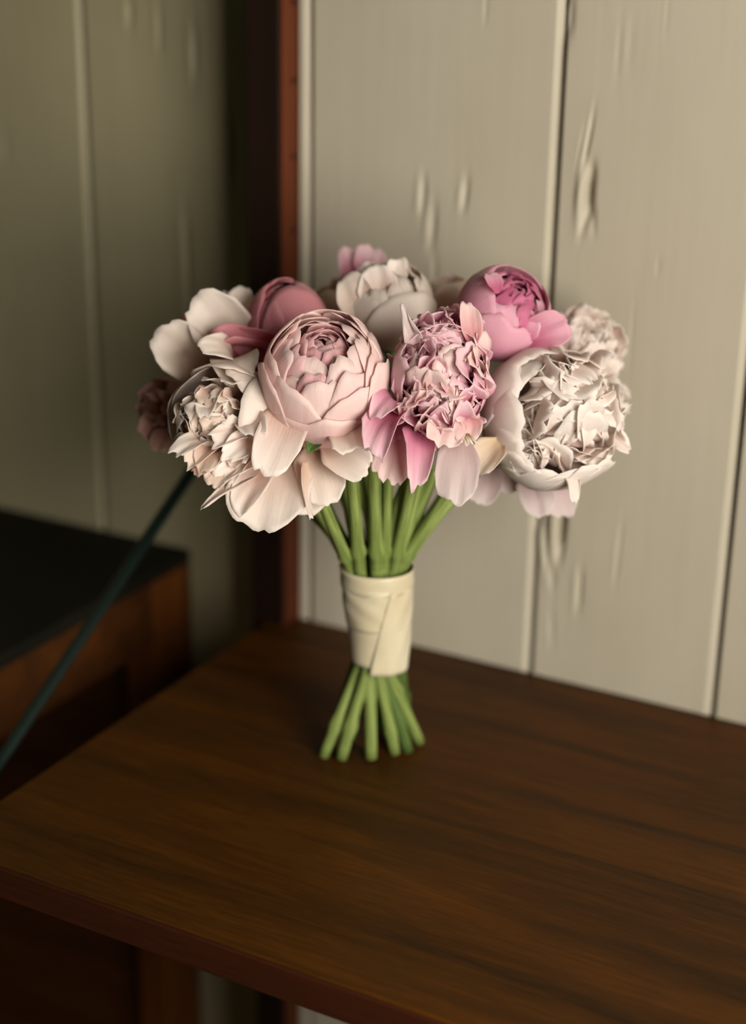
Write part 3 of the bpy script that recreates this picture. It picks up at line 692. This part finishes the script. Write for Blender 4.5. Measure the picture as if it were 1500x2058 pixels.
free_petal(f, at(815, 585, 1.03), at(814, 518, 1.03), px2m(26, 1.03), camdir(0.6, 0.0, 1), P_BUFF, rnd, bow=-0.08, cup=1.0, c=0.3)

# -- 9: small cream bloom behind, between top and right
d9 = 1.075
f, C, ax, rnd, foot = bloom('small buff cream peony tucked behind the clear pink one', 900, 605, d9, (0.0, 0.85, 0.45), px2m(58, d9)); feet.append(foot)
for i in range(9):
    globe_petal(f, C, ax, camdir(0, -.5, .85), px2m(56, d9), px2m(62, d9), i * 47, rnd.uniform(22, 45), 1 - 0.03 * i, 42, P_BUFF, rnd)

# -- 10: clear pink globe, upper right
d10 = 0.995
f, C, ax, rnd, foot = bloom('clear pink globe peony with a magenta heart', 1012, 628, d10, (0.36, 0.58, 0.73), px2m(92, d10)); feet.append(foot)
R, RZ = px2m(96, d10), px2m(94, d10); fr = camdir(-0.1, -0.78, 0.6)
for az, ae, rs, hw in ((-5, 52, 1.03, 44), (-70, 38, 1.0, 52), (-125, 34, 0.98, 50), (165, 36, 0.99, 50), (100, 44, 1.0, 46), (55, 60, 0.98, 44), (-40, 42, 0.97, 40), (60, 50, 0.93, 36)):
    globe_petal(f, C, ax, fr, R, RZ, az, ae, rs, hw, P_PINK, rnd, c=0.3)
for i in range(9):
    globe_petal(f, C, ax, fr, R, RZ, i * 40 + rnd.uniform(-9, 9), rnd.uniform(24, 38), 0.90 - 0.01 * i, 22, P_MAGENTA if i % 2 else P_PINK, rnd, nt=10, ns=9, jag=0.06, flick=rnd.uniform(-0.02, 0.05))
for i in range(9):
    globe_petal(f, C, ax, fr, R, RZ, i * 137.5, 6 + 2.6 * i, 0.78 + 0.012 * i, 16, P_MAGENTA, rnd, nt=9, ns=7, jag=0.08, flick=rnd.uniform(-0.02, 0.1))
heart(f, C + ax * RZ * 0.40, ax, fr, R * 0.52, P_MAGENTA, rnd, 10)
free_petal(f, at(1000, 590, .965), at(985, 548, .97), px2m(34, .97), camdir(0.2, 0.3, 1), P_ROSE, rnd, bow=0.1, cup=0.8, c=0.3, jag=0.1)
free_petal(f, at(1045, 692, .985), at(1140, 640, .97), px2m(82, .98), camdir(0.1, 0.1, 1), P_PINK, rnd, bow=0.10, cup=0.6, c=0.25, nb=0.5)
free_petal(f, at(1040, 690, .98), at(1065, 622, .975), px2m(60, .98), camdir(0.2, 0.1, 1), P_ROSE, rnd, bow=0.10, cup=0.7, c=0.3)

# -- 11: ivory ruffled bloom at the far right, behind
d11 = 1.06
f, C, ax, rnd, foot = bloom('ivory ruffled peony at the far right behind the large one', 1160, 715, d11, (0.62, 0.35, 0.65), px2m(92, d11)); feet.append(foot)
ruffle_ball(f, C, ax, px2m(90, d11), 96, P_WHITE, rnd, spread=110, size=(0.34, 0.62), jag=0.18, tilt=(0, 28), shell=0.16)
ruffle_ball(f, at(1196, 800, 1.04), camdir(0.8, 0.1, 0.5), px2m(66, d11), 40, P_WHITE, rnd, spread=100, size=(0.4, 0.7), jag=0.18, tilt=(0, 30), shell=0.16)
for az in range(0, 360, 52):
    globe_petal(f, C, ax, camdir(0, -1, 0), px2m(84, d11), px2m(84, d11), az, 85, 1.0, 40, P_CREAM, rnd, jag=0.06)

# -- 12: rose bloom at the back top
d12 = 1.085
f, C, ax, rnd, foot = bloom('rose-tinted peony petals rising at the back top', 712, 590, d12, (-0.2, 0.9, 0.3), px2m(66, d12)); feet.append(foot)
for i in range(8):
    globe_petal(f, C, ax, camdir(0, -.3, .9), px2m(62, d12), px2m(62, d12), i * 51, rnd.uniform(30, 55), 1 - 0.03 * i, 42, P_SHADE, rnd)
free_petal(f, at(715, 580, 1.08), at(700, 494, 1.075), px2m(46, 1.08), camdir(0, 0, 1), P_ROSE, rnd, bow=0.05, cup=0.6, c=0.6)
free_petal(f, at(730, 570, 1.08), at(757, 496, 1.075), px2m(62, 1.08), camdir(0.1, 0, 1), P_ROSE, rnd, bow=0.08, cup=0.6, c=0.2, jag=0.05)

# -- 13: buff bloom behind the globe, upper middle-left
d13 = 1.075
f, C, ax, rnd, foot = bloom('buff cream peony behind the dusty pink one', 660, 632, d13, (-0.1, 0.9, 0.4), px2m(62, d13)); feet.append(foot)
for i in range(9):
    globe_petal(f, C, ax, camdir(0, -.4, .9), px2m(58, d13), px2m(64, d13), i * 47 + 20, rnd.uniform(22, 45), 1 - 0.025 * i, 42, P_BUFF, rnd)

# -- 14: pale mauve bloom low behind on the right
d14 = 1.05
f, C, ax, rnd, foot = bloom('pale mauve peony hanging low behind the ivory one', 1060, 930, d14, (0.35, -0.45, 0.5), px2m(66, d14)); feet.append(foot)
for i in range(8):
    globe_petal(f, C, ax, camdir(0, -.7, -.4), px2m(60, d14), px2m(58, d14), i * 47, rnd.uniform(40, 70), 1 - 0.03 * i, 42, P_MAUVE, rnd)
free_petal(f, at(985, 930, 1.03), at(958, 1016, 1.02), px2m(70, 1.02), camdir(0.1, 0, 1), P_MAUVE, rnd, bow=0.05, cup=0.6, c=0.4)
free_petal(f, at(1060, 940, 1.03), at(1098, 1038, 1.02), px2m(82, 1.02), camdir(0.1, 0, 1), P_MAUVE, rnd, bow=0.05, cup=0.6, c=0.4)
free_petal(f, at(1100, 940, 1.03), at(1136, 1044, 1.03), px2m(80, 1.02), camdir(0.2, 0, 1), P_MAUVE, rnd, bow=0.05, cup=0.6, c=0.5)
free_petal(f, at(1020, 930, 1.04), at(1040, 990, 1.03), px2m(90, 1.02), camdir(0.1, 0, 1), P_MAUVE, rnd, bow=0.05, cup=0.6, c=0.3)

# ---------------------------------------------------------------- stems
DW = 1.062                                                # depth of the binding
AXW = at(757, 1235, DW)
def zfix(px, py, d):
    """point on the table plane"""
    dr = at(px, py, 1.0) - CAM
    return CAM + dr * ((ZT - CAM[2]) / dr[2])
def stem(pts, r=0.0044, mat=STEM, nodes=()):
    P = catmull(pts, 22); r = r * 0.82
    rad = []
    for i in range(len(P)):
        u = i / (len(P) - 1); rr = r
        for nd in nodes: rr += 0.0016 * math.exp(-((u - nd) / 0.02) ** 2)
        rad.append(rr)
    me = off(tube_mesh('stem', P, rad, 12), tuple(BASE))
    me.materials.append(mat); me.materials.append(CUT); me.polygons[-1].material_index = 1
    return link('stem', me, bq)
wdep = lambda py: DW + (py - 1235) * 0.000122        # the binding stands upright
wp = lambda px, py, dd: at(758 + (px - 758) * 0.86, py, wdep(py) + dd * 0.5) if 1100 < py < 1350 else at(px, py, DW + dd)
# (flower foot, points at the top of the wrap, bottom of the wrap, on the table)
rows = [
    (3, (692, 1138, -.012), (775, 1330, -.012), (843, 1494), 0.0046, STEM),
    (0, (717, 1138, -.020), (757, 1330, -.014), (794, 1516), 0.0046, STEM),
    (0, (757, 1138, -.023), (742, 1330, -.012), (746, 1526), 0.0050, STEM),
    (1, (774, 1138, -.018), (738, 1332, -.021), (686, 1527), 0.0048, STEM),
    (1, (800, 1138, -.018), (722, 1325, -.006), (650, 1523), 0.0044, STEM),
    (2, (806, 1136, -.010), (716, 1325, .002), (664, 1500), 0.0044, STEMD),
    (2, (818, 1138, -.006), (714, 1322, .010), (668, 1490), 0.0046, STEM),
    (9, (786, 1136, -.004), (768, 1325, -.006), (820, 1512), 0.0046, STEMD),
    (10, (810, 1136, .008), (728, 1322, .012), (700, 1480), 0.0042, STEMD),
    (13, (822, 1136, .006), (722, 1322, .016), (706, 1490), 0.0040, STEMD),
    (4, (735, 1136, .004), (800, 1322, .0), (826, 1478), 0.0042, STEMD),
    (5, (712, 1136, .010), (806, 1322, .006), (822, 1462), 0.0042, STEMD),
    (6, (704, 1136, .0), (790, 1322, .008), (800, 1474), 0.0040, STEMD),
    (7, (765, 1136, .012), (756, 1322, .014), (770, 1470), 0.0042, STEMD),
    (8, (782, 1136, .018), (742, 1322, .020), (752, 1462), 0.0040, STEMD),
    (11, (748, 1136, .020), (770, 1322, .020), (780, 1456), 0.0040, STEMD),
    (12, (730, 1136, .018), (784, 1322, .018), (808, 1458), 0.0040, STEMD),
]
for k, (fi, a, b, g, r, m) in enumerate(rows):
    foot = np.array(feet[fi])
    A = wp(*a); Bp = wp(*b); Gp = zfix(*g, 0); Gp = Gp + np.array([0, 0, 0.0012])
    mid = foot * 0.45 + A * 0.55 + nrm(A - Bp) * 0.02
    rr = random.Random(k)
    stem([Gp, Gp * 0.5 + Bp * 0.5, Bp, A, mid, foot], r, m, nodes=(rr.uniform(0.08, 0.3), rr.uniform(0.66, 0.78), rr.uniform(0.8, 0.9)))
# extra visible straight stems rising from the wrap
for (a, t, r, m) in (((694, 1138, -.014), (640, 990, .97 - DW), 0.0046, STEM), ((717, 1138, -.022), (706, 930, .97 - DW), 0.0050, STEM), ((757, 1138, -.025), (752, 930, .975 - DW), 0.0050, STEM),
                     ((776, 1138, -.02), (782, 940, .985 - DW), 0.0040, STEM), ((800, 1138, -.02), (838, 930, .985 - DW), 0.0048, STEM), ((812, 1138, -.014), (915, 970, 1.0 - DW), 0.0048, STEM), ((806, 1138, -.006), (876, 940, 1.01 - DW), 0.0046, STEM)):
    A = wp(*a); Tt = wp(*t); low = A + (A - Tt) * 0.12 + FV * 0.006
    stem([low, A, A * 0.5 + Tt * 0.5, Tt], r, m, nodes=(0.45,))

# ---------------------------------------------------------------- ribbon binding
def wrap_mesh(name, py0, py1, prof, th0, th1, nth, nz, lift=0.0, shear=0.0, crease=0.0, thick=0.0007, seed=0):
    """band round the stems; prof(v) -> (px centre, half width px); th in degrees, 0 faces the camera, positive to the right"""
    rnd = random.Random(seed); ph = [rnd.uniform(0, 6.28) for _ in range(4)]
    rings = []
    for sgn in (0, 1):
        g = []
        for j in range(nz + 1):
            v = j / nz
            row = []
            for i in range(nth + 1):
                u = i / nth
                th = math.radians(th0 + (th1 - th0) * u + shear * v)
                vv = v
                py = py0 + (py1 - py0) * vv
                cxp, hw = prof(py)
                c = at(cxp, py, wdep(py))
                rx = px2m(hw, DW); ry = rx * 0.92
                wob = crease * (math.sin(5 * u * 3 + 7 * v + ph[0]) + 0.7 * math.sin(9 * v - 6 * u * 2 + ph[1]) + 0.5 * math.sin(3 * u * 5 + ph[2] - 12 * v))
                rr = 1 + lift + wob
                hd = nrm(np.array([-FV[0], -FV[1], 0])); hr = np.array([RV[0], RV[1], 0.0])
                p = c + hr * math.sin(th) * (rx * rr) + hd * math.cos(th) * (ry * rr)
                if sgn: p = p - (hr * math.sin(th) + hd * math.cos(th)) * thick
                row.append(p - BASE)
            g.append(row)
        rings.append(g)
    n1 = nth + 1; n = (nz + 1) * n1
    V = [p for g in rings for row in g for p in row]; F = []
    for j in range(nz):
        for i in range(nth):
            a = j * n1 + i
            F.append((a, a + n1, a + n1 + 1, a + 1)); F.append((n + a, n + a + 1, n + a + n1 + 1, n + a + n1))
    rim = list(range(n1)) + [j * n1 + nth for j in range(1, nz + 1)] + [nz * n1 + i for i in range(nth - 1, -1, -1)] + [j * n1 for j in range(nz - 1, 0, -1)]
    for k in range(len(rim)):
        a, b = rim[k], rim[(k + 1) % len(rim)]; F.append((a, b, n + b, n + a))
    return mesh(name, V, F, True)
def prof(py):
    ys = [1130, 1160, 1200, 1250, 1300, 1340]
    ls = [686, 687, 691, 697, 704, 707]; rs_ = [830, 829, 827, 824, 821, 820]
    l = np.interp(py, ys, ls); r = np.interp(py, ys, rs_)
    return (l + r) / 2, (r - l) / 2
rw = link('ribbon_wrap', wrap_mesh('ribbon_wrap', 1146, 1322, prof, -180, 180, 72, 26, 0.0, 0, 0.010, seed=3), bq, mat=SATIN)
link('ribbon_hem', wrap_mesh('ribbon_hem', 1137, 1176, prof, -180, 180, 64, 6, 0.035, 0, 0.008, seed=5), rw, mat=SATIN)
link('ribbon_end', wrap_mesh('ribbon_end', 1168, 1336, prof, 22, 120, 26, 22, 0.050, -42, 0.014, seed=8), rw, mat=SATIN)
link('ribbon_fold', wrap_mesh('ribbon_fold', 1165, 1250, prof, -100, 40, 26, 12, 0.030, 28, 0.012, seed=11), rw, mat=SATIN)
